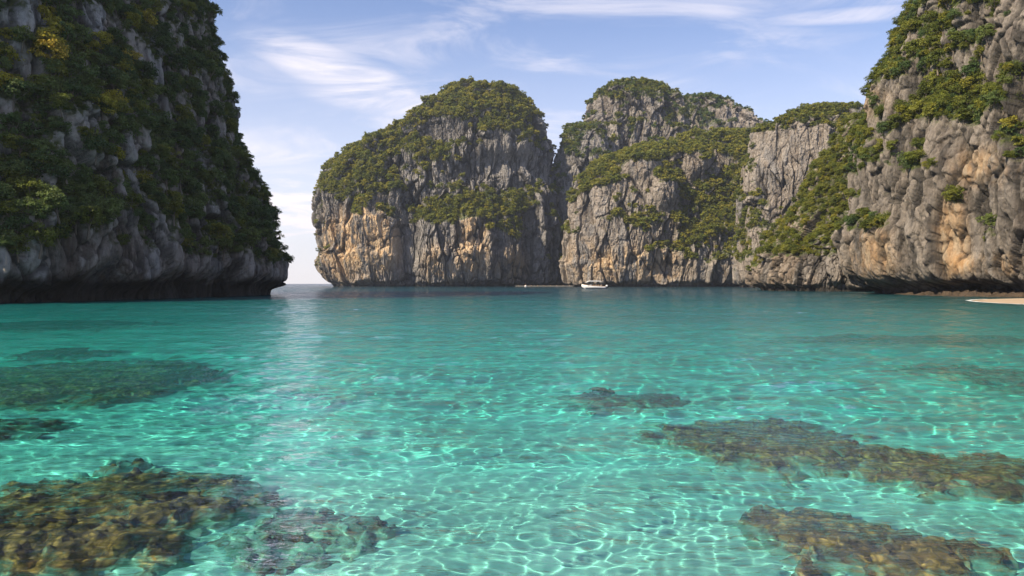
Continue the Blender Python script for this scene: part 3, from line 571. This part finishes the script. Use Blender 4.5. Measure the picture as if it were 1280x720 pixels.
def loft(secs, closed_ends=True):
    n = len(secs[0]); V = [p for s_ in secs for p in s_]; Fc = [(i*n+k, i*n+(k+1) % n, (i+1)*n+(k+1) % n, (i+1)*n+k) for i in range(len(secs)-1) for k in range(n)]
    if closed_ends: Fc += [tuple(range(n))[::-1], tuple((len(secs)-1)*n+k for k in range(n))]
    return V, Fc
def empty(name, loc, rz=0):
    o = bpy.data.objects.new(name, None); COL.objects.link(o); o.location = loc; o.rotation_euler = (0, 0, rz); return o
bx_, by_ = px_ground(743, 361); bt = empty('speedboat', (bx_, by_, 0), R_(186)); bt.scale = (1.08, 1.1, 1.3); tag(bt, 'small white speedboat with a white canopy moored before the middle headland', 'boat')
hs, st = [], []
for q in np.linspace(0, 1, 15):          # stern (0) to bow (1), bow along +x
    x = -4.6+10*q; w_ = 1.35*(1-max(0, (q-.45)/.55)**2.3)+.03; sh = .85+.75*q**2.2; kl = -.45+1.15*max(0, (q-.72)/.28)**2
    hs.append([(x-.25*(1-q), -w_, sh), (x, -w_*.96, sh*.45+.05), (x, -w_*.72, max(kl+.18, -.05)), (x, 0, kl), (x, w_*.72, max(kl+.18, -.05)), (x, w_*.96, sh*.45+.05), (x-.25*(1-q), w_, sh)])
    st.append((x, w_, sh))
hull = mesh_obj('hull', loft(hs), WHITE, bt, True)
strip = []
for x, w_, sh in st: strip.append([(x, -w_-.02, sh*.30), (x, -w_-.02, sh*.30-.2), (x, w_+.02, sh*.30-.2), (x, w_+.02, sh*.30)])
mesh_obj('hull_stripe', loft([[(a*.985, b_*.99, c) for a, b_, c in q] for q in strip[:13]]), NAVY, bt)
rail = join([tube([(x, sg*w_, sh+.03) for x, w_, sh in st], [.06]*15, 6) for sg in (-1, 1)]); mesh_obj('gunwale', rail, TAN, bt, True)
mesh_obj('canopy', loft([[(x, y, 2.62+.16*(1-(y/1.3)**2)-.05*abs(x)/3+dz-(.35 if x > 2.8 else 0)*(x-2.8)) for y in np.linspace(-1.25, 1.25, 7)]+[(x, y, 2.5-(.35 if x > 2.8 else 0)*(x-2.8)) for y in np.linspace(1.2, -1.2, 7)] for x, dz in ((-2.9, -.06), (-2.7, 0), (-1, .02), (1, .02), (2.8, 0), (3.5, -.25))]), WHITE, bt, True)
for x in (-2.7, -.6, 1.3, 2.9):
    for sg in (-1, 1): mesh_obj('canopy_post', tube([(x, sg*1.2, .9), (x-.05, sg*1.12, 2.55)], [.035, .035], 6), STEEL, bt, True)
mesh_obj('windscreen', loft([[(2.0, y, 1.15), (2.06, y, 1.15), (1.55, y*.9, 1.95), (1.49, y*.9, 1.95)] for y in (-1., 0, 1.)]), GLASS, bt)
mesh_obj('console', box(1.7, .45, 1.05, .7, .8, .9, .8, .9), WHITE, bt, bev=.05)
for x in (-2.6, -1.4, -.3, .7): s_ = mesh_obj('seat', box(x, 0, .95, .5, 1.9, .35), CUSH, bt, bev=.05); mesh_obj('backrest', box(x-.28, 0, 1.3, .12, 1.9, .5), TAN, s_, bev=.03)
for y in (-.5, .5):
    e = mesh_obj('outboard_engine', loft([[(-5.2+dx*.32, y+dy*.22, z) for dx, dy in ((-1, -.6), (-.6, -1), (.6, -1), (1, -.6), (1, .6), (.6, 1), (-.6, 1), (-1, .6))] for z in (.75, 1.15)]+[[(-5.2+dx*.22, y+dy*.15, 1.32) for dx, dy in ((-1, -.6), (-.6, -1), (.6, -1), (1, -.6), (1, .6), (.6, 1), (-.6, 1), (-1, .6))]]), WHITE, bt, True)
    mesh_obj('engine_leg', box(-5.2, y, .2, .2, .14, 1.3), DARK, e)
# person standing under the canopy
sx, sy = px_ground(645, 360)
CN = (680, 357.6)
cx_, cy_ = pxx(680, 560), 560
pt = empty('pontoon', (cx_, cy_, 0), R_(2)); tag(pt, 'long low pale floating pontoon lying at the water line in the gap', 'pontoon')
for k in range(9): mesh_obj('float', box(-18+k*4.5, 0, .12, 4.35, 2.2, .5), DARK, pt, bev=.08)
mesh_obj('deck', box(0, 0, .50, 40, 2.3, .22), CUSH, pt, bev=.05)
for k in range(9): mesh_obj('bollard', tube([(-18+k*4.5, .9, .6), (-18+k*4.5, .9, 1.15)], [.12, .12], 8), TAN, pt, True)
bu = empty('mooring_buoy', (pxx(657, 548), 548, 0)); tag(bu, 'pale mooring buoy standing at the left end of the pontoon', 'buoy')
mesh_obj('float', loft([[(rr*math.cos(a), rr*math.sin(a), z) for a in np.linspace(0, 6.283, 13)[:-1]] for rr, z in ((.35, -.2), (.75, .1), (.8, .5), (.5, .95), (.14, 1.1))]), WHITE, bu, True)
mesh_obj('topmark', tube([(0, 0, 1.0), (0, 0, 1.9), (0, 0, 2.1)], [.09, .09, .25], 8), TAN, bu, True)
rp = obj('hanging_rope', npmesh('hanging_rope', *tube([(-60.6+.06*math.sin(q*3), 116.5, 5.3-q*2.4) for q in np.linspace(0, 1, 12)], [.05]*12, 6), WHITE)); tag(rp, 'pale rope hanging from the overhang at the foot of the left cliff', 'rope')

# ------------------------------------------------------------------ air
hz_ = mesh_obj('haze', box(0, 0, 62.5, 7000, 7000, 185), WHITE); hz_.data.materials.clear()
m = bpy.data.materials.new('haze_air'); m.use_nodes = True; t = m.node_tree; t.nodes.clear(); o_ = t.nodes.new('ShaderNodeOutputMaterial'); p_ = t.nodes.new('ShaderNodeVolumePrincipled')
p_.inputs['Density'].default_value = .00012; p_.inputs['Color'].default_value = (.80, .88, 1, 1); p_.inputs['Anisotropy'].default_value = .3; t.links.new(p_.outputs[0], o_.inputs[1]); hz_.data.materials.append(m)
tag(hz_, 'thin sea haze over the bay', 'haze', kind='stuff'); hz_.display_type = 'WIRE'
